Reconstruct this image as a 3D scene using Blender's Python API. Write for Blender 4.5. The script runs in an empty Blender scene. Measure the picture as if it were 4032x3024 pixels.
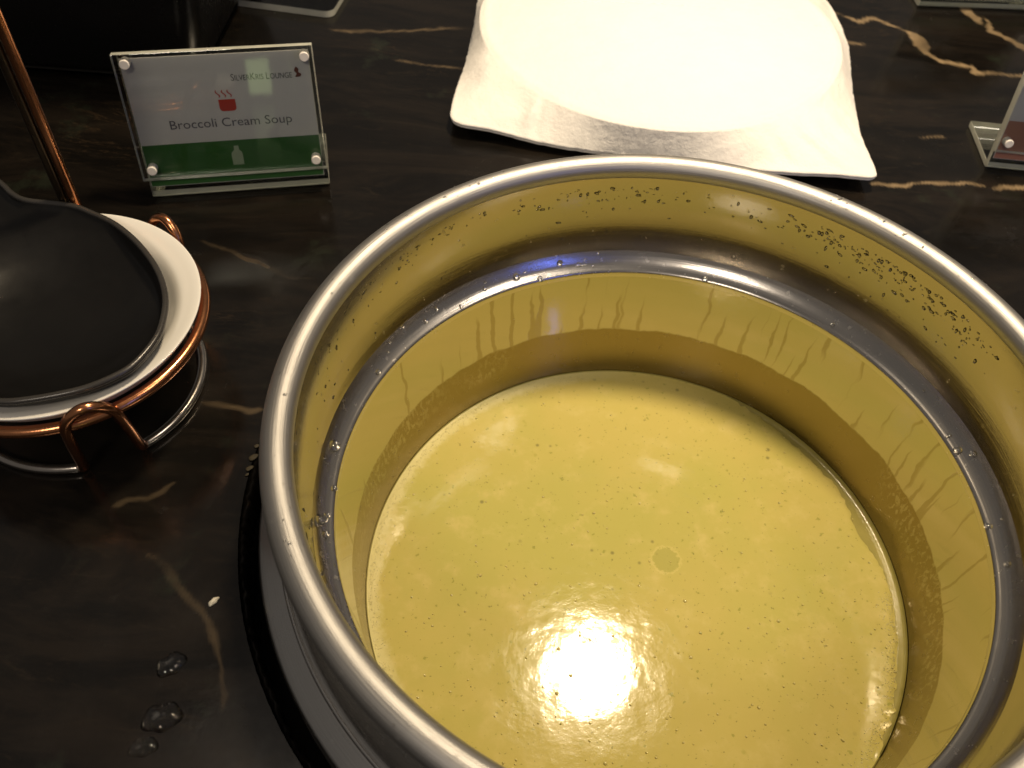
import bpy, bmesh, math, random
import numpy as np
from mathutils import Vector, Matrix, noise
random.seed(7); rng = np.random.default_rng(11)
PI = math.pi
scene = bpy.context.scene
C = scene.collection

# ------------------------------------------------------------------ camera, world, lamps, exposure
cam_d = bpy.data.cameras.new('camera'); cam = bpy.data.objects.new('camera', cam_d); C.objects.link(cam)
PITCH, ROLL = 0.87812, 0.07304
fw = Vector((0, math.cos(PITCH), -math.sin(PITCH))); rt = Vector((1, 0, 0)); up = rt.cross(fw)
r2 = rt*math.cos(ROLL) + up*math.sin(ROLL); u2 = r2.cross(fw)
m = Matrix((r2, u2, -fw)).transposed().to_4x4(); m.translation = (-0.0635265, -0.197709, 0.303183)
cam.matrix_world = m
cam_d.sensor_width = 36; cam_d.lens = 36*0.8613; cam_d.clip_start = 0.01; cam_d.clip_end = 50
cam_d.dof.use_dof = True; cam_d.dof.focus_distance = 0.36; cam_d.dof.aperture_fstop = 16
scene.camera = cam
scene.view_settings.view_transform = 'Standard'; scene.view_settings.look = 'None'
scene.view_settings.exposure = 0; scene.view_settings.gamma = 1

w = bpy.data.worlds.new('World'); scene.world = w; w.use_nodes = True
bg = w.node_tree.nodes['Background']; bg.inputs[0].default_value = (1.0, .90, .80, 1); bg.inputs[1].default_value = 0.12

def area(name, loc, target, size, power, col, shape='DISK', size_y=None, spread=180):
    l = bpy.data.lights.new(name, 'AREA'); l.shape = shape; l.size = size
    if size_y: l.size_y = size_y
    l.energy = power; l.color = col; l.spread = math.radians(spread)
    o = bpy.data.objects.new(name, l); C.objects.link(o)
    o.location = loc
    o.rotation_euler = (Vector(target)-Vector(loc)).to_track_quat('-Z', 'Y').to_euler()
    return o
WARM = (1, .80, .54)
LAMP = (.088, .345, .90)
area('heat_lamp_bulb', LAMP, (.05, .30, 0), .115, 3.25, WARM, spread=95)
area('heat_lamp_reflector', (LAMP[0]-.003, LAMP[1]+.004, LAMP[2]+.02), (.05, .26, 0), .23, .35, WARM, spread=110)
# dim ceiling downlight, two added fills, blue light on guests' side, added green lamp
area('downlight_or_fill', (-.47, .22, 1.3), (-.1, 0, 0), 0.22, .09, (1, .86, .70))
area('downlight_or_fill', (.75, -.10, 1.3), (.15, .2, 0), .35, 3.6, (1, .86, .70))  # fill lamp added to brighten the right sign and the steel
area('downlight_or_fill', (-.25, -.95, 1.1), (-.1, .15, 0), .30, 5.0, (1, .86, .70))  # front fill added from the camera side to brighten the soup card
area('blue_accent_light', (.40, -.40, .34), (-.04, .13, .02), .024, .26, (.12, .20, 1), 'RECTANGLE', .30)
area('green_reflection_helper', (-.138, -.21, .021), (-.19, .19, .05), 0.020, .00022, (.80, 1, .45), 'RECTANGLE', .030, 50)  # unseen lamp added only for the green reflected patch on the sign

# ------------------------------------------------------------------ helpers
def tag(o, label=None, cat=None, group=None, kind=None):
    if label: o['label'] = label
    if cat: o['category'] = cat
    if group: o['group'] = group
    if kind: o['kind'] = kind
    return o
def link(name, me, mat, parent=None, smooth=True):
    if mat is not None:
        mats = mat if isinstance(mat, (list, tuple)) else [mat]
        if not me.materials:
            for x in mats: me.materials.append(x)
    if smooth:
        me.polygons.foreach_set('use_smooth', [True]*len(me.polygons))
    o = bpy.data.objects.new(name, me); C.objects.link(o)
    if parent is not None: o.parent = parent
    return o
def empty(name, loc=(0, 0, 0), rz=0):
    o = bpy.data.objects.new(name, None); C.objects.link(o); o.location = loc; o.rotation_euler.z = rz
    o.empty_display_size = .02
    return o
def mesh(verts, faces, name='m'):
    me = bpy.data.meshes.new(name); me.from_pydata([tuple(v) for v in verts], [], faces); me.update(); return me
def bm_mesh(bm, name='m'):
    me = bpy.data.meshes.new(name); bm.normal_update(); bm.to_mesh(me); bm.free(); return me
def smooth_profile(pts, n=8):
    """Catmull-Rom through (r,z) points"""
    P = [np.array(p, float) for p in pts]; out = []
    for i in range(len(P)-1):
        p0 = P[max(i-1, 0)]; p1 = P[i]; p2 = P[i+1]; p3 = P[min(i+2, len(P)-1)]
        for k in range(n):
            t = k/n
            out.append(.5*((2*p1)+(-p0+p2)*t+(2*p0-5*p1+4*p2-p3)*t*t+(-p0+3*p1-3*p2+p3)*t**3))
    out.append(P[-1]); return [tuple(o) for o in out]
def lathe(profile, seg=256, close=False, wob=None):
    v = []; f = []; n = len(profile)
    for j in range(seg):
        a = 2*PI*j/seg; c, s = math.cos(a), math.sin(a)
        for (r, z) in profile: v.append((r*c, r*s, z))
    for j in range(seg):
        k = (j+1) % seg
        for i in range(n if close else n-1):
            i2 = (i+1) % n
            f.append((j*n+i, k*n+i, k*n+i2, j*n+i2))
    return mesh(v, f)
def tube(path, r, seg=12, closed=False):
    P = [Vector(p) for p in path]; n = len(P); v = []; f = []
    prev = None
    for i in range(n):
        if closed: t = (P[(i+1) % n]-P[i-1]).normalized()
        else: t = (P[min(i+1, n-1)]-P[max(i-1, 0)]).normalized()
        if prev is None:
            a = Vector((0, 0, 1)) if abs(t.z) < .9 else Vector((1, 0, 0)); nn = (a-t*a.dot(t)).normalized()
        else: nn = (prev-t*prev.dot(t)).normalized()
        prev = nn; b = t.cross(nn)
        for k in range(seg):
            q = 2*PI*k/seg; v.append(P[i]+nn*math.cos(q)*r+b*math.sin(q)*r)
    for i in range(n if closed else n-1):
        j = (i+1) % n
        for k in range(seg):
            k2 = (k+1) % seg; f.append((i*seg+k, i*seg+k2, j*seg+k2, j*seg+k))
    if not closed:
        f.append(tuple(reversed(range(seg)))); f.append(tuple((n-1)*seg+k for k in range(seg)))
    return mesh(v, f)
def catmull(pts, n=8, closed=False):
    P = [np.array(p, float) for p in pts]; out = []; N = len(P)
    for i in range(N if closed else N-1):
        g = (lambda k: P[k % N]) if closed else (lambda k: P[min(max(k, 0), N-1)])
        p0, p1, p2, p3 = g(i-1), g(i), g(i+1), g(i+2)
        for k in range(n):
            t = k/n
            out.append(.5*((2*p1)+(-p0+p2)*t+(2*p0-5*p1+4*p2-p3)*t*t+(-p0+3*p1-3*p2+p3)*t**3))
    if not closed: out.append(P[-1])
    return out

# ---- material helpers
class NT:
    def __init__(s, name):
        s.m = bpy.data.materials.new(name); s.m.use_nodes = True; s.t = s.m.node_tree
        s.b = s.t.nodes['Principled BSDF']; s.out = s.t.nodes['Material Output']
    def n(s, typ, **kw):
        nd = s.t.nodes.new(typ)
        for k, v in kw.items():
            if k in ('operation', 'blend_type', 'data_type', 'noise_dimensions', 'wave_type', 'bands_direction', 'attribute_name', 'feature', 'distance', 'interpolation_type', 'musgrave_type', 'normalize'):
                setattr(nd, k, v)
            else: nd.inputs[k.replace('_', ' ')].default_value = v
        return nd
    def l(s, a, b): s.t.links.new(a, b)
    def math(s, op, a, b=None, c=None):
        nd = s.t.nodes.new('ShaderNodeMath'); nd.operation = op
        for i, x in enumerate((a, b, c)):
            if x is None: continue
            if isinstance(x, (int, float)): nd.inputs[i].default_value = x
            else: s.l(x, nd.inputs[i])
        return nd.outputs[0]
    def mix(s, fac, a, b):
        nd = s.t.nodes.new('ShaderNodeMix'); nd.data_type = 'RGBA'
        for i, x in ((0, fac), (6, a), (7, b)):
            if isinstance(x, (int, float)): nd.inputs[i].default_value = x
            elif isinstance(x, tuple): nd.inputs[i].default_value = (*x, 1) if len(x) == 3 else x
            else: s.l(x, nd.inputs[i])
        return nd.outputs[2]
    def ramp(s, fac, lo, hi):
        nd = s.t.nodes.new('ShaderNodeMapRange'); nd.interpolation_type = 'SMOOTHSTEP'
        s.l(fac, nd.inputs[0]); nd.inputs[1].default_value = lo; nd.inputs[2].default_value = hi
        return nd.outputs[0]
    def noise(s, vec, scale, detail=3, rough=.55, dist=0):
        nd = s.n('ShaderNodeTexNoise', Scale=scale, Detail=detail, Roughness=rough, Distortion=dist)
        if vec is not None: s.l(vec, nd.inputs['Vector'])
        return nd.outputs['Fac']
    def bump(s, h, strength=.2, dist=.001, normal=None):
        nd = s.n('ShaderNodeBump', Strength=strength, Distance=dist); s.l(h, nd.inputs['Height'])
        if normal is not None: s.l(normal, nd.inputs['Normal'])
        return nd.outputs['Normal']
    def obj(s): return s.n('ShaderNodeTexCoord').outputs['Object']
def simple(name, col, rough=.5, metal=0, spec=.5, var=.06, scale=60, bump=0, **kw):
    t = NT(name); o = t.obj()
    f = t.noise(o, scale, 4)
    c2 = tuple(max(0, min(1, x*(1-var*3))) for x in col)
    t.l(t.mix(f, col, c2), t.b.inputs['Base Color'])
    t.b.inputs['Roughness'].default_value = rough; t.b.inputs['Metallic'].default_value = metal
    t.b.inputs['Specular IOR Level'].default_value = spec
    r = t.noise(o, scale*2.3, 3)
    t.l(t.math('MULTIPLY_ADD', r, rough*.5, rough*.75), t.b.inputs['Roughness'])
    if bump: t.l(t.bump(t.noise(o, scale*6, 3), bump, .0004), t.b.inputs['Normal'])
    for k, v in kw.items(): t.b.inputs[k].default_value = v
    return t.m

# brushed stainless: lines run round the axis of the lathe
def polar(t):
    o = t.obj(); sx = t.n('ShaderNodeSeparateXYZ'); t.l(o, sx.inputs[0])
    ang = t.math('ARCTAN2', sx.outputs[1], sx.outputs[0])
    rad = t.math('SQRT', t.math('ADD', t.math('MULTIPLY', sx.outputs[0], sx.outputs[0]), t.math('MULTIPLY', sx.outputs[1], sx.outputs[1])))
    return o, ang, rad, sx.outputs[2]
def vec3(t, a, b, c):
    nd = t.n('ShaderNodeCombineXYZ')
    for i, x in enumerate((a, b, c)):
        if isinstance(x, (int, float)): nd.inputs[i].default_value = x
        else: t.l(x, nd.inputs[i])
    return nd.outputs[0]
def steel(name, base=(.62, .60, .57), rough=.2, brush=.12, dense=900, grime=.25):
    t = NT(name); o, ang, rad, z = polar(t)
    br = t.noise(vec3(t, t.math('MULTIPLY', ang, 3.0), t.math('MULTIPLY', rad, dense), t.math('MULTIPLY', z, dense)), 1, 3, .7)
    sm = t.noise(o, 35, 4, .6)
    sp = t.noise(o, 260, 3, .6)
    spot = t.ramp(sp, .62, .75)
    t.b.inputs['Metallic'].default_value = 1
    t.l(t.mix(t.math('MULTIPLY', sm, grime), base, tuple(x*.62 for x in base)), t.b.inputs['Base Color'])
    rr = t.math('ADD', t.math('MULTIPLY_ADD', sm, .12, rough-.06), t.math('ADD', t.math('MULTIPLY_ADD', br, .10, -.05), t.math('MULTIPLY', spot, .12)))
    t.l(rr, t.b.inputs['Roughness'])
    n1 = t.bump(br, brush, .00025)
    t.l(t.bump(sp, .10, .0003, n1), t.b.inputs['Normal'])
    return t
M = {}
M['steel_rim'] = steel('steel_rim', base=(.43, .42, .405), rough=.50, brush=.5, dense=1400, grime=.35).m
M['steel_collar'] = steel('steel_collar', base=(.40, .375, .345), rough=.17, brush=.10, dense=700, grime=.2).m
M['steel_ledge'] = steel('steel_ledge', base=(.58, .55, .51), rough=.24, brush=.2, dense=1100, grime=.3).m
M['steel_outer'] = steel('steel_outer', rough=.24, brush=.35, dense=1800).m
M['steel_flange'] = steel('steel_flange', base=(.55, .54, .52), rough=.30, brush=.4, dense=1500, grime=.35).m
# pan: mirror steel above, dried soup tide band below with an uneven edge and runs
def pan_mat():
    t = steel('steel_pan', base=(.54, .51, .45), rough=.10, brush=.05, dense=500, grime=.2)
    nt = t.t; o, ang, rad, z = polar(t)
    base_c = t.b.inputs['Base Color'].links[0].from_socket; base_r = t.b.inputs['Roughness'].links[0].from_socket
    e1 = t.noise(vec3(t, t.math('MULTIPLY', ang, 5), 0, t.math('MULTIPLY', z, 40)), 1.6, 2)
    e2 = t.noise(vec3(t, t.math('MULTIPLY', ang, 60), 0, t.math('MULTIPLY', z, 180)), 1.0, 4)
    edge = t.math('ADD', t.math('MULTIPLY_ADD', e1, .005, -.0385), t.math('MULTIPLY', e2, .0012))
    band = t.ramp(t.math('SUBTRACT', edge, z), -.0006, .0006)
    # runs: narrow vertical tracks
    rn = t.noise(vec3(t, t.math('ADD', t.math('MULTIPLY', ang, 26), t.math('MULTIPLY', t.noise(o, 70, 2), 1.3)), 0, t.math('MULTIPLY', z, 9)), 1.0, 2, .4)
    runs = t.math('MULTIPLY', t.ramp(rn, .60, .64), .55)
    lace = t.ramp(t.noise(vec3(t, t.math('MULTIPLY', ang, 55), 0, t.math('MULTIPLY', z, 230)), 1.0, 5, .7, .6), .50, .60)
    mz = t.ramp(t.noise(o, 9, 2), .45, .6)
    lace = t.math('MULTIPLY', t.math('MULTIPLY', lace, mz), t.ramp(z, -.056, -.048))
    film = t.math('MULTIPLY', band, t.math('SUBTRACT', 1.0, t.math('MULTIPLY', lace, .55)))
    allm = t.math('MAXIMUM', film, runs)
    t.l(t.mix(allm, base_c, (.30, .245, .14)), t.b.inputs['Base Color'])
    t.l(t.math('ADD', base_r, t.math('MULTIPLY', allm, .14)), t.b.inputs['Roughness'])
    old = t.b.inputs['Normal'].links[0].from_socket
    t.l(t.bump(allm, .12, .0003, old), t.b.inputs['Normal'])
    return t.m
M['steel_pan'] = pan_mat()
def soup_mat():
    t = NT('cream_soup'); o = t.obj()
    big = t.noise(o, 11, 4, .6); mid = t.noise(o, 70, 4, .65)
    col = t.mix(t.ramp(big, .35, .68), (.50, .415, .118), (.445, .40, .102))
    col = t.mix(t.ramp(mid, .50, .78), col, (.545, .455, .150))
    # green flecks of two sizes
    for sc, lo, hi, cc, amt in ((330, .675, .72, (.24, .25, .045), .60), (620, .70, .74, (.14, .15, .04), .6), (150, .70, .78, (.34, .32, .06), .45)):
        fl = t.ramp(t.noise(o, sc, 2, .5), lo, hi)
        col = t.mix(t.math('MULTIPLY', fl, amt), col, cc)
    vo = t.n('ShaderNodeTexVoronoi', Scale=95.0); t.l(o, vo.inputs['Vector'])
    pick = t.ramp(t.noise(o, 24, 2), .52, .62)
    col = t.mix(t.math('MULTIPLY', t.math('MULTIPLY', t.math('SUBTRACT', 1, t.ramp(vo.outputs['Distance'], .05, .13)), pick), .7), col, (.16, .15, .05))
    # the mark of a burst bubble: a thin greener disc with a scalloped edge
    mp = t.n('ShaderNodeVectorMath', operation='SUBTRACT'); t.l(o, mp.inputs[0]); mp.inputs[1].default_value = BURST
    ln = t.n('ShaderNodeVectorMath', operation='LENGTH'); t.l(mp.outputs[0], ln.inputs[0])
    dd = t.math('ADD', ln.outputs[1 if len(ln.outputs) > 1 else 0], t.math('MULTIPLY_ADD', t.noise(o, 480, 3, .7), .0052, -.0026))
    disc = t.math('SUBTRACT', 1, t.ramp(dd, .0060, .0066))
    ringm = t.math('MULTIPLY', t.ramp(dd, .0062, .0067), t.math('SUBTRACT', 1, t.ramp(dd, .0070, .0078)))
    col = t.mix(t.math('MULTIPLY', disc, .62), col, (.36, .335, .085))
    col = t.mix(t.math('MULTIPLY', ringm, .28), col, (.66, .56, .2))
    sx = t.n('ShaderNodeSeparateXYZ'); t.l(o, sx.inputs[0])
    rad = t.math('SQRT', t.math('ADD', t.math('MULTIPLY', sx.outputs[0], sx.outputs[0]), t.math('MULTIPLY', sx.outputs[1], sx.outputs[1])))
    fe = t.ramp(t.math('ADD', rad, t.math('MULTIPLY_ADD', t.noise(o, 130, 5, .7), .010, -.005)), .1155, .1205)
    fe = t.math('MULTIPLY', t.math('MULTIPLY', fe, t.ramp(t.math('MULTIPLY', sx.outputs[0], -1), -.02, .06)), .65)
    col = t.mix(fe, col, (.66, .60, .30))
    t.l(col, t.b.inputs['Base Color'])
    t.b.inputs['Specular IOR Level'].default_value = .5
    t.b.inputs['IOR'].default_value = 1.4
    t.l(t.math('MULTIPLY_ADD', mid, .05, .05), t.b.inputs['Roughness'])
    b1 = t.bump(t.noise(o, 260, 4, .62), .11, .0005)
    b2 = t.bump(t.noise(o, 40, 3, .5), .03, .002, b1)
    t.l(b2, t.b.inputs['Normal'])
    return t.m
SOUP_Z = -.0668
BURST = (.0150, .0085, SOUP_Z+.0006)
M['soup'] = soup_mat()
M['broth'] = simple('oily_broth', (.36, .31, .085), .10, var=.12, scale=120, bump=.08)
M['bubble'] = simple('bubble_film', (.56, .48, .16), .04, var=.03, **{'Coat Weight': .6, 'Coat Roughness': .03})
M['foam'] = simple('soup_foam', (.66, .59, .28), .15, var=.1, scale=300, bump=.1)
def water():
    t = NT('clear_water'); t.b.inputs['Transmission Weight'].default_value = 1; t.b.inputs['IOR'].default_value = 1.33
    o = t.obj(); t.l(t.math('MULTIPLY', t.noise(o, 200, 2), .05), t.b.inputs['Roughness'])
    t.b.inputs['Base Color'].default_value = (.97, .97, .95, 1); return t.m
M['water'] = water()
def acrylic():
    t = NT('clear_acrylic'); nt = t.t
    o = t.obj()
    tr = t.n('ShaderNodeBsdfTransparent'); tr.inputs[0].default_value = (.93, .95, .93, 1)
    gl = t.n('ShaderNodeBsdfGlossy'); t.l(t.math('MULTIPLY_ADD', t.ramp(t.noise(vec3(t, 0, 0, 0) if 0 else o, 500, 4, .8), .5, .8), .12, .03), gl.inputs['Roughness'])
    df = t.n('ShaderNodeBsdfDiffuse'); df.inputs[0].default_value = (.7, .72, .68, 1)
    fr = t.n('ShaderNodeFresnel'); fr.inputs[0].default_value = 1.49
    scr = t.math('MULTIPLY', t.ramp(t.noise(o, 240, 5, .7, 1.5), .55, .8), .05)
    a = t.n('ShaderNodeMixShader'); t.l(scr, a.inputs[0]); t.l(tr.outputs[0], a.inputs[1]); t.l(df.outputs[0], a.inputs[2])
    b = t.n('ShaderNodeMixShader'); t.l(fr.outputs[0], b.inputs[0]); t.l(a.outputs[0], b.inputs[1]); t.l(gl.outputs[0], b.inputs[2])
    t.l(b.outputs[0], t.out.inputs[0]); t.t.nodes.remove(t.b)
    return t.m
M['acrylic'] = acrylic()
def acrylic_edge():
    t = NT('acrylic_cut_edge'); o = t.obj()
    t.l(t.mix(t.noise(o, 150, 4), (.78, .77, .66), (.52, .54, .46)), t.b.inputs['Base Color'])
    t.b.inputs['Roughness'].default_value = .25; t.b.inputs['Transmission Weight'].default_value = .35
    t.b.inputs['IOR'].default_value = 1.49
    t.l(t.bump(t.noise(o, 900, 3), .3, .0003), t.b.inputs['Normal'])
    return t.m
M['edge'] = acrylic_edge()
M['card'] = simple('white_card', (.60, .57, .57), .45, var=.02, scale=40)
M['card_green'] = simple('green_print', (.035, .135, .030), .35, var=.10, scale=30)
M['card_brown'] = simple('brown_print', (.40, .185, .12), .35, var=.05, scale=30)
M['ink'] = simple('grey_ink', (.10, .09, .12), .5, var=.05)
M['ink_dark'] = simple('black_ink', (.035, .04, .05), .5, var=.05)
M['ink_red'] = simple('red_ink', (.50, .035, .02), .5, var=.05)
M['ink_maroon'] = simple('maroon_ink', (.14, .035, .02), .5, var=.05)
M['ink_pale'] = simple('pale_green_ink', (.33, .40, .28), .5, var=.05)
M['pin'] = simple('white_pin', (.80, .76, .70), .35, var=.04)
M['copper'] = simple('copper_wire', (.70, .30, .14), .22, metal=1, var=.12, scale=120, bump=.08)
M['nickel'] = simple('worn_nickel_wire', (.55, .51, .47), .22, metal=1, var=.12, scale=120, bump=.06)
M['wire_shade'] = simple('shaded_upright_wire', (.16, .12, .08), .3, metal=1, var=.12, scale=120, bump=.06)  # dark colour stands for shadow and reflection beside the copper upright
M['porcelain'] = simple('white_porcelain', (.78, .76, .70), .12, var=.015)
M['black_dish'] = simple('black_melamine', (.008, .0075, .007), .34, spec=.3, var=.2, scale=50, bump=.05)
M['dish_rim'] = simple('worn_black_rim', (.045, .042, .038), .28, var=.15, scale=80, bump=.05)
M['black_case'] = simple('black_enamel', (.006, .006, .006), .28, var=.2, scale=30, bump=.05)
M['well'] = simple('dark_well', (.010, .009, .008), .6, var=.2)
M['crumb'] = simple('dried_soup', (.06, .045, .018), .7, var=.3, scale=400, bump=.5)
M['grain'] = simple('rice_grain', (.62, .58, .48), .4, var=.05)
def cloth():
    t = NT('white_napkin'); o = t.obj()
    h = t.noise(o, 1500, 3, .7)
    t.l(t.mix(t.noise(o, 50, 4), (.82, .80, .77), (.76, .74, .71)), t.b.inputs['Base Color'])
    t.b.inputs['Roughness'].default_value = .85; t.b.inputs['Specular IOR Level'].default_value = .2
    n1 = t.bump(h, .30, .0004)
    t.l(t.bump(t.noise(o, 34, 5, .65), .45, .005, n1), t.b.inputs['Normal'])
    t.b.inputs['Sheen Weight'].default_value = .15
    return t.m
M['cloth'] = cloth()
def marble():
    t = NT('black_marble'); o = t.obj()
    mp = t.n('ShaderNodeMapping'); t.l(o, mp.inputs[0]); mp.inputs['Rotation'].default_value = (0, 0, .25); mp.inputs['Scale'].default_value = (1, 3.6, 1)
    fl = t.noise(mp.outputs[0], 9, 6, .66, 1.2)
    fl2 = t.noise(mp.outputs[0], 34, 6, .7, .8)
    cl = t.noise(o, 26, 5, .65)
    col = t.mix(t.ramp(fl, .38, .66), (.0042, .0036, .0030), (.0110, .0084, .0062))
    col = t.mix(t.math('MULTIPLY', t.ramp(fl2, .55, .74), .5), col, (.021, .0155, .010))
    col = t.mix(t.math('MULTIPLY', t.ramp(cl, .58, .72), .55), col, (.018, .022, .014))
    # hairline secondary veins of the stone
    v = t.noise(mp.outputs[0], 7, 5, .62, 1.6)
    hair = t.math('MULTIPLY', t.math('SUBTRACT', 1, t.ramp(t.math('ABSOLUTE', t.math('SUBTRACT', v, .5)), .0, .010)), t.ramp(t.noise(o, 8, 2), .54, .68))
    col = t.mix(t.math('MULTIPLY', hair, .14), col, (.12, .075, .038))
    at = t.n('ShaderNodeAttribute'); at.attribute_name = 'vein'
    gold = t.mix(t.noise(o, 180, 5, .7), (.36, .265, .155), (.15, .105, .058))
    vf = t.math('MULTIPLY', at.outputs['Fac'], t.ramp(t.noise(o, 420, 4, .7), .18, .42))
    col = t.mix(vf, col, gold)
    t.l(col, t.b.inputs['Base Color'])
    sm = t.noise(o, 18, 5, .6); sm2 = t.noise(o, 160, 3, .6)
    t.l(t.math('ADD', t.math('MULTIPLY_ADD', t.ramp(sm, .35, .7), .16, .12), t.math('MULTIPLY', t.ramp(sm2, .6, .75), .08)), t.b.inputs['Roughness'])
    t.b.inputs['Specular IOR Level'].default_value = .5
    t.l(t.bump(t.noise(o, 330, 4, .6), .05, .0005), t.b.inputs['Normal'])
    return t.m
M['marble'] = marble()

# ------------------------------------------------------------------ the counter (one stone slab with the round opening for the kettle)
VEINS = [  # (points, half width in m, strength)
 ([(.1449,.4186),(.1593,.4077),(.17,.4125),(.1848,.4049),(.1943,.3968),(.1971,.3817),(.2006,.3702),(.2065,.3622),(.215,.3593),(.2266,.3563),(.226,.3489),(.2372,.3504),(.259,.3493),(.2863,.3502)], .0017, 1),
 ([(.1940,.3965),(.1973,.3825),(.2003,.3715)], .0042, 1),
 ([(.2467,.4471),(.2463,.4335),(.2485,.4173)], .0034, 1),
 ([(.2545,.4234),(.2535,.4065),(.259,.4028),(.2649,.3955),(.2705,.3859),(.2814,.3725)], .0021, .9),
 ([(.1385,.3827),(.1498,.3751),(.1592,.3746)], .0010, .6),
 ([(.1322,.2205),(.1498,.2226),(.1633,.2237),(.1773,.2266),(.1913,.2291),(.1988,.2275)], .0012, .9),
 ([(.2016,.2236),(.2091,.2265),(.2205,.2275),(.2457,.2325)], .0013, .8),
 ([(.1689,.2696),(.1863,.2718)], .0010, .5),
 ([(-.2237,.1327),(-.2095,.1266),(-.1981,.1217),(-.1864,.1162),(-.1754,.1114),(-.1636,.1107)], .0011, .16),
 ([(-.1963,.0313),(-.187,.0303),(-.1767,.0288),(-.1707,.0286)], .0011, .26),
 ([(-.2151,-.0242),(-.2103,-.0206),(-.2049,-.0191),(-.1967,-.0101)], .0011, .16),
 ([(-.1975,-.042),(-.1912,-.0454),(-.1822,-.0523),(-.1683,-.065),(-.1632,-.0716),(-.158,-.0814),(-.1535,-.0925),(-.153,-.0972)], .0012, .17),
 ([(-.2000,.3440),(-.1673,.3453),(-.1436,.3517),(-.1287,.3556),(-.1105,.3594)], .0012, .35),
 ([(-.1535,.3129),(-.1300,.3110),(-.1089,.3081)], .0009, .3),
 ([(-.242,.2901),(-.2235,.2847)], .0010, .4),
]
def build_counter():
    NA = 1200; R0 = .1660; g = 2*PI/NA
    radii = [R0*math.exp(g*i*1.0) for i in range(int(math.log(.66/R0)/g))]
    radii += [.75, .9, 1.2, 1.6]
    radii = np.array(radii); ang = np.arange(NA)*g
    X = radii[:, None]*np.cos(ang)[None]; Y = radii[:, None]*np.sin(ang)[None]
    px, py = X.ravel(), Y.ravel()
    # ragged displacement of the vein lines
    def fbm(seed, base, octs=4):
        g_ = np.random.default_rng(seed); o_ = np.zeros_like(px); amp = 1
        for k in range(octs):
            for q in range(6):
                th_ = g_.uniform(0, 2*PI); fr = base*(1.9**k)*g_.uniform(.7, 1.4)
                o_ += amp*np.sin((px*math.cos(th_)+py*math.sin(th_))*fr+g_.uniform(0, 6.28)+.8*o_)/3.0
            amp *= .55
        return o_
    qx = px+.0010*fbm(1, 150); qy = py+.0010*fbm(2, 150)
    wmod = 1+.42*fbm(3, 110)+.2*fbm(5, 500, 2)
    brk = np.clip(.75+.55*fbm(4, 90), 0, 1)
    vein = np.zeros_like(px)
    for pts, hw, st in VEINS:
        L = 0; segs = list(zip(pts[:-1], pts[1:])); tot = len(segs)
        d = np.full_like(px, 9.); tt = np.zeros_like(px)
        for i, (a, b) in enumerate(segs):
            ax, ay = a; bx, by = b; dx, dy = bx-ax, by-ay
            t = np.clip(((qx-ax)*dx+(qy-ay)*dy)/(dx*dx+dy*dy), 0, 1)
            dd = np.hypot(qx-ax-t*dx, qy-ay-t*dy); k = dd < d
            d[k] = dd[k]; tt[k] = (i+t[k])/tot
        taper = np.clip(np.minimum(tt, 1-tt)*6+.35, 0, 1)
        ww = hw*np.clip(wmod, .35, 2)*taper
        vein = np.maximum(vein, st*np.clip((ww-d)/(.0011)+.5, 0, 1)*(brk if st < .7 else .4+.6*brk))
    n = len(radii)
    V = np.stack([px, py, np.zeros_like(px)], -1)
    prof = [(R0, -.0008), (.1650, -.0022), (.1648, -.030)]         # arris and the wall of the opening
    extra = []
    for (r, z) in prof:
        wob = .0005*np.sin(ang*37+2*np.sin(ang*11))+.0004*np.sin(ang*91+3*np.sin(ang*23))+.0003*np.sin(ang*211)
        extra.append(np.stack([(r+wob)*np.cos(ang), (r+wob)*np.sin(ang), np.full(NA, z)], -1))
    V[:NA, :2] *= (1+.0012/.166)
    V = np.concatenate([V]+extra); me = bpy.data.meshes.new('countertop')
    idx = np.arange(n*NA).reshape(n, NA)
    a = idx[:-1]; b = idx[1:]
    q = np.stack([a, b, np.roll(b, -1, 1), np.roll(a, -1, 1)], -1).reshape(-1, 4)
    rows = [idx[0]]+[np.arange(n*NA+k*NA, n*NA+(k+1)*NA) for k in range(len(prof))]
    qs = [q]
    for u, d_ in zip(rows[:-1], rows[1:]):
        qs.append(np.stack([d_, u, np.roll(u, -1), np.roll(d_, -1)], -1))
    q = np.concatenate(qs)
    me.vertices.add(len(V)); me.vertices.foreach_set('co', V.ravel().astype(np.float32))
    me.loops.add(q.size); me.loops.foreach_set('vertex_index', q.ravel().astype(np.int32))
    me.polygons.add(len(q)); me.polygons.foreach_set('loop_start', np.arange(0, q.size, 4, dtype=np.int32))
    me.update(calc_edges=True)
    at = me.attributes.new('vein', 'FLOAT', 'POINT')
    vv = np.concatenate([vein, np.zeros(NA*len(prof))]).astype(np.float32); at.data.foreach_set('value', vv)
    o = link('countertop', me, M['marble']); o['kind'] = 'structure'
    return o
build_counter()
o = link('kettle_well', lathe([(.170, -.0305), (.164, -.0300), (.150, -.0200), (.1445, -.0200), (.1445, -.16), (.001, -.165)], 128), M['well'])
o['kind'] = 'structure'

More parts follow.
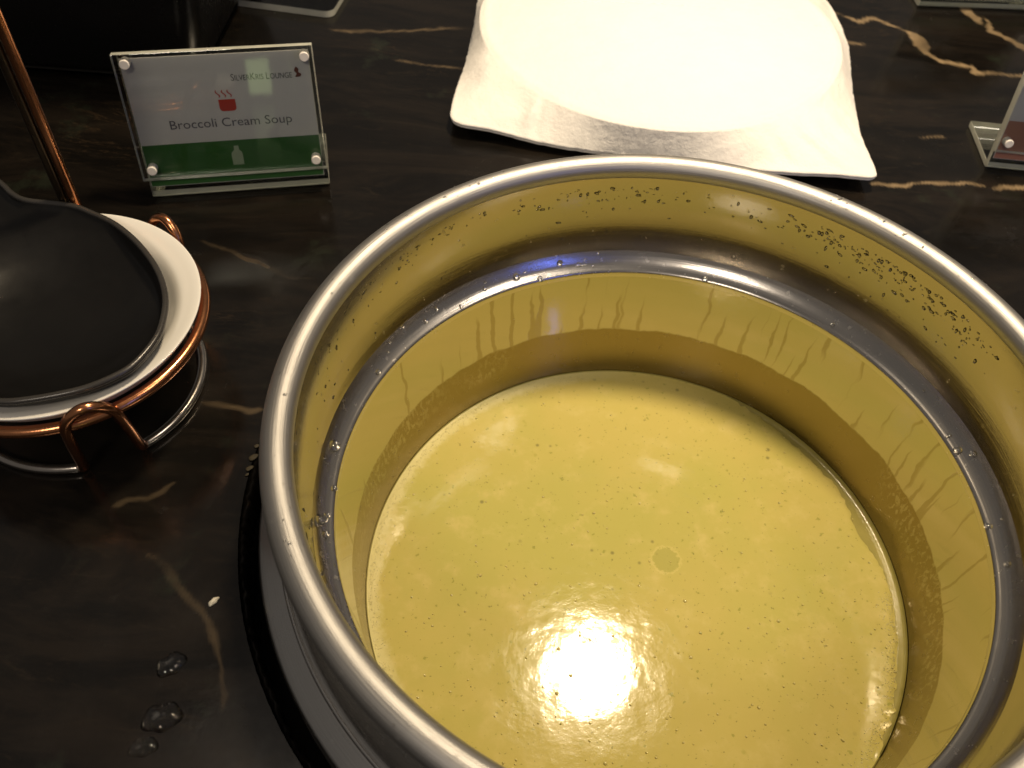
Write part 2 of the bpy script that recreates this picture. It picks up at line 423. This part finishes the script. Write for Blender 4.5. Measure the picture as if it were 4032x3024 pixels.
# ------------------------------------------------------------------ soup kettle
pot = empty('soup_kettle', (0, 0, -.0198))
tag(pot, 'round brushed stainless steel soup kettle sunk into the black marble counter', 'kettle')
def part(name, me, mat, parent, smooth=True):
    o = link(name, me, mat, parent, smooth); o.matrix_parent_inverse = Matrix.Translation(-parent.location) if parent.type == 'EMPTY' and parent.rotation_euler.z == 0 else o.matrix_parent_inverse
    return o
rim = [(.1443+.0056*math.cos(a), .0560+.0054*math.sin(a)) for a in [2*PI*k/28 for k in range(28)]]
part('rolled_rim', lathe(rim, 360, True), M['steel_rim'], pot)
wall = smooth_profile([(.1402, .0545), (.1416, .047), (.1425, .038), (.1424, .030), (.1415, .0225), (.1397, .0150), (.1380, .0098)], 6)
ledge = smooth_profile([(.1380, .0098), (.1366, .0074), (.1346, .0050), (.1326, .0034), (.1313, .0026), (.1306, .0016), (.1305, -.0010)], 5)
inner = wall+ledge
part('collar', lathe(wall, 360), M['steel_collar'], pot)
part('ledge', lathe(ledge, 360), M['steel_ledge'], pot)
panp = smooth_profile([(.13050, -.0011), (.1303, -.0030), (.1285, -.020), (.1264, -.042), (.1240, -.0665), (.1225, -.085), (.115, -.105), (.09, -.115), (.04, -.118), (.0005, -.118)], 8)
part('inner_pan', lathe(panp, 360), M['steel_pan'], pot)
outer = smooth_profile([(.1470, .0515), (.1460, .046), (.1455, .036), (.1455, .026), (.1460, .017), (.1476, .0112), (.1496, .0086), (.1502, .0089), (.1508, .0085), (.1512, .0077)], 8)
part('outer_wall', lathe(outer, 360), M['steel_outer'], pot)
fl = [(.1512, .0077), (.1530, .0066), (.1560, .0046), (.1583, .0030), (.1592, .0020), (.1595, .0005), (.1593, -.0020), (.1590, -.0197), (.1460, -.0198)]
part('flange', lathe(fl, 360), M['steel_flange'], pot)

def blob(bm, c, nrm, r, flat=.55, stretch=1.0, sdir=None, sub=2, half=False):
    """a drop lying on a surface: flattened ball, axis nrm, stretched along sdir"""
    nrm = Vector(nrm).normalized(); s = Vector(sdir) if sdir else nrm.orthogonal()
    s = (s-nrm*s.dot(nrm)).normalized(); b = nrm.cross(s)
    res = bmesh.ops.create_icosphere(bm, subdivisions=sub, radius=1)
    k1, k2 = random.uniform(0, 6), random.uniform(0, 6)
    for v in res['verts']:
        p = v.co.copy(); wob = 1+.13*math.sin(3*p.x+k1)+.10*math.sin(4*p.y+k2)
        q = s*(p.x*r*stretch*wob)+b*(p.y*r*wob)+nrm*(max(p.z, -.25)*r*flat)
        v.co = Vector(c)+q
def pol(r, a, z): return Vector((r*math.cos(a), r*math.sin(a), z))
# drops and trickles on the ledge
bm = bmesh.new()
lp = [(p[0], p[1]) for p in inner]
def ledge_pt(t):  # t 0 outer .. 1 inner
    r = .1385-(.1385-.1312)*t
    z = np.interp(r, [q[0] for q in reversed(lp)], [q[1] for q in reversed(lp)])
    return r, float(z)
D = math.radians
for a_deg in list(rng.uniform(100, 128, 9))+list(rng.uniform(128, 165, 7))+list(rng.uniform(165, 235, 9))+list(rng.uniform(-20, 60, 6)):
    t = random.random(); r, z = ledge_pt(t); a = D(a_deg)
    nrm = Vector((-.25*math.cos(a), -.25*math.sin(a), 1))
    blob(bm, pol(r, a, z), nrm, random.choice((.0006, .0008, .0011, .0014)), .55, random.uniform(1, 1.7), Vector((math.cos(a), math.sin(a), .3)))
for a_deg, t, rr in ((77.5, .98, .0016), (176, .45, .0026), (191, .35, .0024), (193.5, .6, .0016), (184, .95, .0013), (14, .75, .0017), (12, .3, .0016), (-2, .9, .0014), (114, .95, .0015), (119, .5, .0018), (109, .35, .0017), (105, .55, .0012)):
    r, z = ledge_pt(t); a = D(a_deg)
    blob(bm, pol(r, a, z), (-.2*math.cos(a), -.2*math.sin(a), 1), rr, .6, 1.35, Vector((math.cos(a), math.sin(a), .2)))
tag(part('water_drops', bm_mesh(bm), M['water'], pot), 'clear water drops beaded on the steel ledge', kind='stuff')
# condensation beads high on the collar wall
bm = bmesh.new()
for k in range(520):
    a = D(random.choice((random.uniform(20, 82), random.uniform(84, 150), random.uniform(150, 200), random.uniform(25, 60))))
    z = .046-abs(random.gauss(0, .006)) if random.random() < .75 else random.uniform(.012, .046)
    r = float(np.interp(z, [q[1] for q in reversed(lp)], [q[0] for q in reversed(lp)]))
    blob(bm, pol(r, a, z), (-math.cos(a), -math.sin(a), 0), random.choice((.0003, .0004, .0005, .0008)), .28, random.uniform(1, 2.2), Vector((-math.sin(a), math.cos(a), random.uniform(-.4, .4))) if random.random() < .6 else Vector((0, 0, 1)), 1)
tag(part('condensation', bm_mesh(bm), M['water'], pot), 'fine condensation beads under the rim', kind='stuff')
bm = bmesh.new()
for k in range(90):
    a = D(random.choice((random.uniform(118, 235), random.uniform(30, 60)))); q = random.uniform(.5, 2.4)
    blob(bm, pol(.1443+.0056*math.cos(q), a, .0560+.0054*math.sin(q)), (math.cos(q)*math.cos(a), math.cos(q)*math.sin(a), math.sin(q)), random.choice((.0003, .0004, .0006)), .6, random.uniform(1, 1.6), None, 1)
tag(part('rim_droplets', bm_mesh(bm), M['water'], pot), 'tiny droplets on the rolled rim', kind='stuff')

# ------------------------------------------------------------------ soup
soup = empty('soup', (0, 0, -.117)); tag(soup, 'pale green cream soup filling the steel kettle', 'soup')
def disc(rad_fn, z, nr=70, na=360, lip=.0006, amp=.00006):
    v = [(0, 0, z)]; f = []
    for i in range(1, nr+1):
        t = i/nr
        for j in range(na):
            a = 2*PI*j/na; R = rad_fn(a); r = R*t; x, y = r*math.cos(a), r*math.sin(a)
            h = amp*(noise.noise(Vector((x*70, y*70, 3)))+.6*noise.noise(Vector((x*200, y*200, 9))))
            edge = max(0, (r-(R-.0016))/.0016)
            v.append((x, y, z+h*(1-edge)-(lip if R < .1228 else -.0006)*edge*edge))
    for j in range(na): f.append((0, 1+j, 1+(j+1) % na))
    for i in range(nr-1):
        for j in range(na):
            k = (j+1) % na; f.append((1+i*na+j, 1+(i+1)*na+j, 1+(i+1)*na+k, 1+i*na+k))
    return mesh(v, f)
def cream_r(a):
    d = math.degrees(a); d = d-360 if d > 180 else d
    gap = .0001
    for c, wd, amt in ((40, 17, .0046), (16, 9, .0062), (0, 22, .0038), (-22, 14, .0018)):
        gap += amt*math.exp(-((d-c)/wd)**2)
    gap += .0006*abs(noise.noise(Vector((math.cos(a)*9, math.sin(a)*9, 2))))+(.0016 if gap > .0012 else .0002)*noise.noise(Vector((math.cos(a)*34, math.sin(a)*34, 5)))
    return .1242-(max(gap, .0002) if gap > .0008 else .0)
# liquid body with a raised meniscus against the wall, then the opaque cream layer on top
bp = [(.0005, SOUP_Z-.0012), (.08, SOUP_Z-.0012), (.115, SOUP_Z-.0011), (.1215, SOUP_Z-.0008), (.1232, SOUP_Z-.0002), (.12385, SOUP_Z+.0011)]
part('broth', lathe(smooth_profile(bp, 5), 256), M['broth'], soup)
part('cream_surface', disc(cream_r, SOUP_Z), M['soup'], soup)
bm = bmesh.new()
for k in range(420):
    while True:
        r = .12*math.sqrt(random.random()); a = random.uniform(0, 2*PI); x, y = r*math.cos(a), r*math.sin(a)
        if random.random() < .25+.75*max(0, min(1, (x*6+.7-y*6)*.6)): break
    rr = random.choice((.00025, .0003, .0004, .00055)) if random.random() < .95 else .0008
    blob(bm, (x, y, SOUP_Z+.0001), (0, 0, 1), rr, .8, 1, None, 1 if rr < .0004 else 2)
tag(part('bubbles', bm_mesh(bm), M['bubble'], soup), 'tiny glossy bubbles in the soup', kind='stuff')
bm = bmesh.new()
for k in range(2200):
    d = random.choice((random.uniform(95, 240), random.uniform(130, 235), random.uniform(-45, 0)))
    a = D(d); off = abs(random.gauss(0, .0030))
    rr = random.choice((.00012, .00016, .0002, .0003))
    r = min(cream_r(a)-.0004-off, .1234)
    blob(bm, pol(r, a, SOUP_Z+.00005), (0, 0, 1), rr, .7, 1, None, 1)
tag(part('foam', bm_mesh(bm), M['foam'], soup), 'pale foam along the edge of the soup', kind='stuff')

# ------------------------------------------------------------------ folded napkin
def build_napkin():
    cx, cy, R, zr = .013, .340, .1145, .0215
    out = [(-.1080,.2390),(-.085,.2340),(-.048,.2270),(.0,.2225),(.06,.2180),(.100,.2150),(.1210,.2132),(.1282,.2140),(.1302,.2200),(.1300,.2480),(.1325,.2800),(.1370,.3200),(.1425,.3600),(.1420,.4000),(.1350,.4400),(.122,.476),(.06,.492),(.0,.494),(-.06,.486),(-.098,.466),(-.1060,.42),(-.1055,.37),(-.1068,.31),(-.1100,.265)]
    dense = catmull(out, 24, True)
    da = np.array([math.atan2(p[1]-cy, p[0]-cx) for p in dense]); dr = np.array([math.hypot(p[0]-cx, p[1]-cy) for p in dense])
    o = np.argsort(da); da, dr = da[o], dr[o]
    NA = 720; v = []; rows = []
    s_in = [.04, .2, .4, .6, .75, .86, .90, .925, .945, .96, .972, .984, .993, 1.0]
    s_out = list(np.linspace(.04, 1, 22))
    CREASE = [(random.choice((random.uniform(-2.9, -1.7), random.uniform(-1.1, .3))), random.uniform(.012, .035), random.uniform(-.0022, .0026)) for _ in range(26)]
    prof_n = 0
    for j in range(NA):
        a = -PI+2*PI*j/NA; Ro = float(np.interp(a, da, dr, period=2*PI))+.0007*noise.noise(Vector((a*9, 2, 0)))+.0004*noise.noise(Vector((a*30, 5, 0))); ca, sa = math.cos(a), math.sin(a)
        Rr = min(R*(1+.004*math.sin(a*3+1)), Ro-.0035); row = []
        for s in s_in:
            r = Rr*s; x, y = cx+r*ca, cy+r*sa
            z = zr+.0050*(1-s**2.2)+.0010*math.exp(-((s-.965)/.022)**2)
            z += .0005*noise.noise(Vector((x*30, y*30, 1)))*(1-s**6)
            row.append((x, y, z))
        ze = .0060+.0035*math.exp(-((a+2.46)/.25)**2)+.004*math.exp(-((a+.83)/.2)**2)
        for s in s_out:
            r = Rr+(Ro-Rr)*s; x, y = cx+r*ca, cy+r*sa
            span = Ro-Rr; k = .85+min(.8, span*16)
            z = ze+(zr-ze)*(1-s)**k
            wr = noise.noise(Vector((x*26, y*26, 7)))*.0040+noise.noise(Vector((x*70, y*70, 2)))*.0012
            cr = 0
            for (ca_, wd_, am_) in CREASE: cr += am_*math.exp(-((a-ca_-.05*(s-.5))/wd_)**2)
            wr += cr
            z += wr*min(1, span/.03)*math.sin(PI*min(1, s*1.02))
            row.append((x, y, max(z, .003)))
        x, y, z = row[-1]                                # rolled fold edge and the layer beneath
        for dz, din in ((-.0007, -.0004), (-.0014, .0001), (-.0016, .0012), (-.0019, .0002), (-.0026, .0002), (-.0032, .0030), (-.0034, .012)):
            r = Ro-din; row.append((cx+r*ca, cy+r*sa, max(z+dz, .0006)))
        prof_n = len(row); v += row
    f = []
    for j in range(NA):
        k = (j+1) % NA
        for i in range(prof_n-1): f.append((j*prof_n+i, j*prof_n+i+1, k*prof_n+i+1, k*prof_n+i))
    v.append((cx, cy, zr+.0050)); c = len(v)-1
    for j in range(NA): f.append((c, j*prof_n, ((j+1) % NA)*prof_n))
    me = mesh(v, f); bm = bmesh.new(); bm.from_mesh(me); bmesh.ops.recalc_face_normals(bm, faces=bm.faces); me2 = bm_mesh(bm)
    o = link('napkin', me2, M['cloth'])
    tag(o, 'white cloth napkin folded over a round plate behind the steel kettle', 'napkin')
build_napkin()

# ------------------------------------------------------------------ acrylic sign stands
TH = .2188
def P3(x, y, n, th=TH):   # sign face coordinates -> stand coordinates (X along the front edge, Y backwards, Z up)
    return (x, y*math.sin(th)-n*math.cos(th), y*math.cos(th)+n*math.sin(th)+.0002)
def slab(x0, x1, y0, y1, n0, n1, mat=None):
    me = mesh([P3(x, y, n) for n in (n0, n1) for (x, y) in ((x0, y0), (x1, y0), (x1, y1), (x0, y1))],
              [(3, 2, 1, 0), (4, 5, 6, 7), (0, 1, 5, 4), (1, 2, 6, 5), (2, 3, 7, 6), (3, 0, 4, 7)])
    return me
def acr(me):
    me.materials.append(M['acrylic']); me.materials.append(M['edge'])
    for i, p in enumerate(me.polygons): p.material_index = 0 if i < 2 else 1
    return me
def bevel_obj(o, wd=.0004):
    b = o.modifiers.new('bevel', 'BEVEL'); b.width = wd; b.segments = 2; b.limit_method = 'ANGLE'
def flat(pts, n=.00475):  # flat print polygon
    return mesh([P3(x, y, n) for x, y in pts], [tuple(range(len(pts)))])
def text_me(s, x0, base, width, cap, n=.00478, small=None):
    """letters as mesh in sign-face coordinates, fitted to width and cap height"""
    vs, fs = [], []
    runs = small or [(s, 1.0)]
    x = 0
    for txt, sc in runs:
        cu = bpy.data.curves.new('t', 'FONT'); cu.body = txt; cu.size = 1; cu.resolution_u = 3
        ob = bpy.data.objects.new('t', cu); C.objects.link(ob)
        dg = bpy.context.evaluated_depsgraph_get(); me = bpy.data.meshes.new_from_object(ob.evaluated_get(dg))
        xs = [q.co.x for q in me.vertices]
        b = len(vs)
        if txt.startswith(' '): x += .28
        for q in me.vertices: vs.append((x+(q.co.x-min(xs))*sc, q.co.y*sc))
        for q in me.polygons: fs.append(tuple(b+i for i in q.vertices))
        x += (max(xs)-min(xs))*sc+.09*sc
        bpy.data.objects.remove(ob); bpy.data.curves.remove(cu); bpy.data.meshes.remove(me)
    W_ = max(q[0] for q in vs)
    return mesh([P3(x0+q[0]/W_*width, base+q[1]/.70*cap, n) for q in vs], fs)
def sign(loc, rz, label, band, front_off=(-.0015, .0118), full=True):
    t = empty('sign_holder', loc, rz); tag(t, label, 'sign holder')
    SW, PW, PH = .0912, .0925, .0637
    th = .0038; fo = .040
    # bent stand: foot on the counter and leaning back plate, one acrylic piece
    a = slab(0, SW, .0008, .0740, 0, th); acr(a)
    bp_ = link('back_plate', a, None, t, False); bevel_obj(bp_)
    me = mesh([(x, y, z) for z in (.0003, .0003+th) for (x, y) in ((0, -.0015), (SW, -.0015), (SW, fo), (0, fo))],
              [(3, 2, 1, 0), (4, 5, 6, 7), (0, 1, 5, 4), (1, 2, 6, 5), (2, 3, 7, 6), (3, 0, 4, 7)]); acr(me)
    f_ = link('foot', me, None, t, False); bevel_obj(f_)
    ox, oy = front_off
    def fx(me):  # shift into the front-plate frame
        dx, dy, dz = (P3(ox, oy, 0)[i]-P3(0, 0, 0)[i] for i in range(3))
        for v in me.vertices: v.co += Vector((dx, dy, dz))
        return me
    fp = link('front_plate', acr(fx(slab(0, PW, 0, PH, .0050, .0090))), None, t, False); bevel_obj(fp)
    card = link('card', fx(slab(.0025, .0905, -.0050, .0603, .0041, .0046)), M['card'], t, False)
    link('colour_band', fx(flat([(.0027, -.0048), (.0903, -.0048), (.0903, .0172), (.0027, .0172)], .00468)), M[band], card, False)
    for (x, y) in ((.0056, .0590), (.0885, .0584), (.0056, .0057), (.0875, .0054)):
        vs, fs = [], []
        for n_, r_ in ((.0047, .0024), (.0096, .0024), (.0100, .0020)):
            for k in range(20): vs.append(P3(x+r_*math.cos(k*PI/10), y+r_*math.sin(k*PI/10), n_))
        for q in range(2):
            for k in range(20): fs.append((q*20+k, q*20+(k+1) % 20, (q+1)*20+(k+1) % 20, (q+1)*20+k))
        fs.append(tuple(40+k for k in range(20)))
        link('pin', fx(mesh(vs, fs)), M['pin'], t, False)
    if full:
        link('title_lettering', fx(text_me('Broccoli Cream Soup', .0186, .0247, .0595, .0045)), M['ink'], card, False)
        link('brand_lettering', fx(text_me('', 0.0520, .0472, .0293, .0034, small=[('S', 1), ('ILVER', .8), ('K', 1), ('RIS', .8), (' L', 1), ('OUNGE', .8)])), M['ink_dark'], card, False)
        em = catmull([(.0828, .0475), (.0836, .0490), (.0826, .0505), (.0836, .0524), (.0848, .0512), (.0846, .0498), (.0858, .0488), (.0852, .0476)], 5, True)
        link('emblem', fx(flat(em, .00478)), M['ink_maroon'], card, False)
        bowl = [(.0440, .0383), (.0440, .0350)]+[(.0458+.0018*math.cos(a), .0342+.0018*math.sin(a)) for a in np.linspace(PI, 1.5*PI, 6)]+[(.0503+.0018*math.cos(a), .0342+.0018*math.sin(a)) for a in np.linspace(1.5*PI, 2*PI, 6)]+[(.0521, .0350), (.0521, .0383)]
        link('bowl_icon', fx(flat(bowl, .00478)), M['ink_red'], card, False)
        for sx in (.0447, .0476, .0503):
            L, Rr = [], []
            for k in range(13):
                y = .0393+.0038*k/12; x = sx-.0010*k/12+.00055*math.sin(k/12*2*PI); wd = .00042*(1-.55*abs(k/6-1))
                L.append((x-wd, y)); Rr.append((x+wd, y))
            vs = [P3(x, y, .00478) for x, y in L+Rr]
            link('steam_icon', fx(mesh(vs, [(k, 13+k, 14+k, k+1) for k in range(12)])), M['ink_red'], card, False)
        bt = [(.0453, .0040), (.0507, .0040), (.0508, .0098), (.0504, .0110), (.0494, .0120), (.0493, .0142), (.0471, .0142), (.0470, .0120), (.0458, .0110), (.0452, .0098)]
        link('bottle_icon', fx(flat(bt, .00478)), M['ink_pale'], card, False)
    return t
sign((-.25870, .16471, 0), math.radians(13.56), 'clear acrylic sign holder with a green-banded card reading Broccoli Cream Soup', 'card_green')
sign((.2027, .2457, 0), math.radians(-2.5), 'clear acrylic sign holder with a brown-banded card right of the napkin', 'card_brown', full=False)
sign((.2085, .4370, 0), math.radians(4.4), 'clear acrylic sign holder standing beyond the thick gold vein', 'card_green', full=False)
# flat clear acrylic tray at the back
def rounded(x0, x1, y0, y1, r, n=6):
    pts = []
    for cx_, cy_, a0 in ((x1-r, y0+r, -PI/2), (x1-r, y1-r, 0), (x0+r, y1-r, PI/2), (x0+r, y0+r, PI)):
        for k in range(n+1): a = a0+PI/2*k/n; pts.append((cx_+r*math.cos(a), cy_+r*math.sin(a)))
    return pts
rp = rounded(-.16, 0, 0, .11, .006); N = len(rp)
t = empty('acrylic_tray', (-.2005, .3580, 0), math.radians(-6.5)); tag(t, 'clear acrylic tray with rounded corners lying behind the black appliance', 'tray')
me = mesh([(x, y, .0005) for x, y in rp]+[(x, y, .0045) for x, y in rp], [tuple(reversed(range(N))), tuple(range(N, 2*N))]); me.materials.append(M['acrylic'])
link('sheet', me, None, t, False)
link('edge', mesh([(x*1.0, y, z) for z in (.0004, .0047) for x, y in rp], [(k, (k+1) % N, N+(k+1) % N, N+k) for k in range(N)]), M['edge'], t, False)

# ------------------------------------------------------------------ wire stand with plate and black spoon rest
SC = (-.2470, .0385)
st = empty('wire_stand', (SC[0], SC[1], 0)); tag(st, 'copper wire stand on the marble carrying the white plate', 'stand')
BR, UR, wr = .0480, .0555, .0021
loops = [D(-58), D(62), D(182)]
half = D(15)
base = []; 
def arc(a0, a1, n): return [pol(BR, a0+(a1-a0)*k/n, wr+.0002) for k in range(n+1)]
path = []
for i, la in enumerate(loops):
    nx = loops[(i+1) % 3]+(2*PI if i == 2 else 0)
    # up and over hook, then along the counter to the next hook
    key = [pol(BR, la-half, wr+.0002), pol(BR+.002, la-half*.86, .006), pol(BR+.0080, la-half*.68, .028), pol(BR+.0112, la-half*.50, .0425), pol(BR+.0122, la, .0490), pol(BR+.0112, la+half*.50, .0425), pol(BR+.0080, la+half*.68, .028), pol(BR+.002, la+half*.86, .006), pol(BR, la+half, wr+.0002)]
    path.append((catmull(key, 6), arc(la+half, nx-half, 40)))
for hook, ar in path:
    link('hook', tube(hook, wr, 12), M['copper'], st)
    link('base_wire', tube(ar, wr, 12), M['nickel'], st)
link('plate_ring', tube([pol(UR+.001, 2*PI*k/96, .0385) for k in range(96)], .0024, 12, True), M['copper'], st)
for dx, hh, mt in ((-.0026, .17, 'wire_shade'), (.0022, .17, 'copper')):  # left upright carries the painted shade, right one plain copper
    p0 = Vector((-.2600-SC[0]+dx, .0960-SC[1], .030))
    link('upright', tube([p0+Vector((0, 0, hh*k/6)) for k in range(7)], .0021, 12), M[mt], st)
# plate: shallow white dish
pr = smooth_profile([(.0005, .0300), (.030, .0300), (.040, .0335), (.0465, .0405), (.0520, .0432), (.0560, .0446), (.0566, .0440), (.0556, .0425), (.0520, .0372), (.0450, .0310), (.032, .0272), (.0005, .0270)], 5)
pl = link('plate', lathe(pr, 160), M['porcelain']); pl.location = (SC[0], SC[1], .0075*0+.0015)
tag(pl, 'round white porcelain plate held by the copper wire stand', 'plate')
ol = [(-.2936,.1044),(-.2858,.0979),(-.2772,.0941),(-.2589,.0931),(-.2473,.0889),(-.2354,.0829),(-.222,.0718),(-.2098,.0576),(-.2018,.0425),(-.1987,.0278),(-.1992,.0181),(-.2026,.0074),(-.2073,.0013),(-.2152,-.0049),(-.2236,-.0089),(-.2338,-.0124),(-.2429,-.0141),(-.2600,-.0135),(-.2760,-.0060),(-.2880,.0060),(-.2960,.0230),(-.3010,.0420),(-.3090,.0580),(-.3240,.0740),(-.3420,.0900),(-.3500,.1040),(-.3440,.1180),(-.3300,.1240),(-.3120,.1170)]
ol = catmull(ol, 6, True)
cxy = np.array((-.2470, .0370))
def dish_surface():
    # concentric scaled outlines: rolled rim then a bowl that falls to its floor; the handle trough stays shallow
    v, f = [], []; N = len(ol)
    prof = [(.985, .0482), (1.000, .0484), (1.004, .0494), (1.004, .0508), (.994, .0518), (.978, .0518), (.966, .0508), (.93, .0478), (.85, .0428), (.70, .0388), (.50, .0362), (.25, .0350), (.02, .0347)]
    back = [(.95, .0448), (.85, .0400), (.70, .0362), (.50, .0336), (.02, .0330)]
    allp = list(reversed(back))+prof
    OL = np.array(ol); CUM = OL
    def dist(q): return float(np.min(np.hypot(OL[:, 0]-q[0], OL[:, 1]-q[1])))
    nb = len(back)
    for i_, (s, z) in enumerate(allp):
        for p in ol:
            d = np.array(p)-cxy; Dp = float(np.hypot(*d)); dirv = d/Dp
            if s >= .93: rr_ = s*Dp
            else: rr_ = (s/.85)*min(.90*Dp, .0440)
            if s < .965:
                z = .0362+.0122*min(1, rr_/.046)**3.0
                if i_ < nb: z -= .0016
            q = cxy+dirv*rr_
            v.append((q[0], q[1], z))
    for i in range(len(allp)-1):
        for k in range(N):
            k2 = (k+1) % N; f.append((i*N+k, i*N+k2, (i+1)*N+k2, (i+1)*N+k))
    f.append(tuple((len(allp)-1)*N+k for k in range(N)))
    return mesh(v, f)
sd = empty('spoon_rest', (cxy[0], cxy[1], .036))
for nm, me_, mt in (('bowl', dish_surface(), M['black_dish']), ('rim', tube([(cxy[0]+(p[0]-cxy[0])*.994, cxy[1]+(p[1]-cxy[1])*.994, .0513) for p in ol], .0013, 10, True), M['dish_rim'])):
    for v_ in me_.vertices: v_.co -= Vector((cxy[0], cxy[1], .036))
    link(nm, me_, mt, sd)
tag(sd, 'black oval spoon rest lying in the white plate', 'spoon rest')

# ------------------------------------------------------------------ black appliance behind the wire stand
bx = empty('black_appliance', (-.345, .335, 0)); tag(bx, 'large black glossy appliance standing behind the soup sign', 'appliance')
def flared(w0, w1, d0, d1, z0, z1, r, cx=0, cy=0, n=6):
    v, f = [], []; lv = [(0, z0, .0), (0, z0+.004, 1), (1, z1-.004, 1), (1, z1, 0)]
    rings = []
    for (t_, z, e) in ((0., z0, -.004), (.0, z0+.004, 0), (.33, 0, 0), (.66, 0, 0), (1., z1-.004, 0), (1., z1, -.004)):
        zz = z if z else z0+(z1-z0)*t_
        w_ = w0+(w1-w0)*t_+e; d_ = d0+(d1-d0)*t_+e
        pts = rounded(-w_, w_, -d_, d_, r, n); rings.append(len(pts)); v += [(cx+x, cy+y, zz) for x, y in pts]
    N = rings[0]
    for i in range(5):
        for k in range(N): f.append((i*N+k, i*N+(k+1) % N, (i+1)*N+(k+1) % N, (i+1)*N+k))
    f.append(tuple(reversed(range(N)))); f.append(tuple(5*N+k for k in range(N)))
    return mesh(v, f)
link('body', flared(.084, .110, .070, .082, .006, .16, .012), M['black_case'], bx)
link('base', flared(.080, .080, .066, .066, .0004, .0058, .012), M['well'], bx)
# ------------------------------------------------------------------ small spills on the counter
def spill(name, loc, r, h, label, cat, mat, group=None, ecc=1.2, rot=0):
    v, f = [(0, 0, h)], []; NA, NR = 40, 6
    k = random.uniform(0, 9)
    for i in range(1, NR+1):
        t_ = i/NR
        for j in range(NA):
            a = 2*PI*j/NA; R = r*(1+.16*math.sin(2*a+k)+.08*math.sin(5*a+k*2))
            v.append((R*t_*math.cos(a)*ecc, R*t_*math.sin(a), h*(1-t_**2.4)+.0003))
    for j in range(NA): f.append((0, 1+j, 1+(j+1) % NA))
    for i in range(NR-1):
        for j in range(NA):
            q = (j+1) % NA; f.append((1+i*NA+j, 1+(i+1)*NA+j, 1+(i+1)*NA+q, 1+i*NA+q))
    b = len(v); 
    f.append(tuple(reversed([1+(NR-1)*NA+j for j in range(NA)])))
    o = link(name, mesh(v, f), mat); o.location = loc; o.rotation_euler.z = rot
    o.data.polygons[len(o.data.polygons)-1].use_smooth = False
    tag(o, label, cat, group)
spill('water_drop', (-.1744, -.0835, 0), .0042, .0016, 'clear water drop on the marble, highest of three beside the kettle', 'water drop', M['water'], 'water drops on the counter', 1.1, .4)
spill('water_drop', (-.1720, -.1016, 0), .0052, .0019, 'largest water drop on the marble, between two smaller drops', 'water drop', M['water'], 'water drops on the counter', 1.15, .9)
spill('water_drop', (-.1750, -.1115, 0), .0034, .0014, 'smallest water drop on the marble, touching the largest one', 'water drop', M['water'], 'water drops on the counter', 1.2, .5)
spill('rice_grain', (-.1662, -.0594, 0), .0014, .0012, 'single white grain lying on the marble beside the kettle', 'grain', M['grain'], None, 1.5, .8)
bm = bmesh.new()
for a_deg, dr_, rr in ((176.5, .0008, .0008), (178.4, .0004, .0013), (180.3, .0006, .0010), (181.4, .0010, .0006)):
    blob(bm, pol(.1668+dr_, D(a_deg), .0004), (0, 0, 1), rr, .35, 1.7, None, 2)
o = link('dried_splash', bm_mesh(bm), M['crumb']); tag(o, 'dried yellow soup splash on the edge of the kettle opening', 'splash')
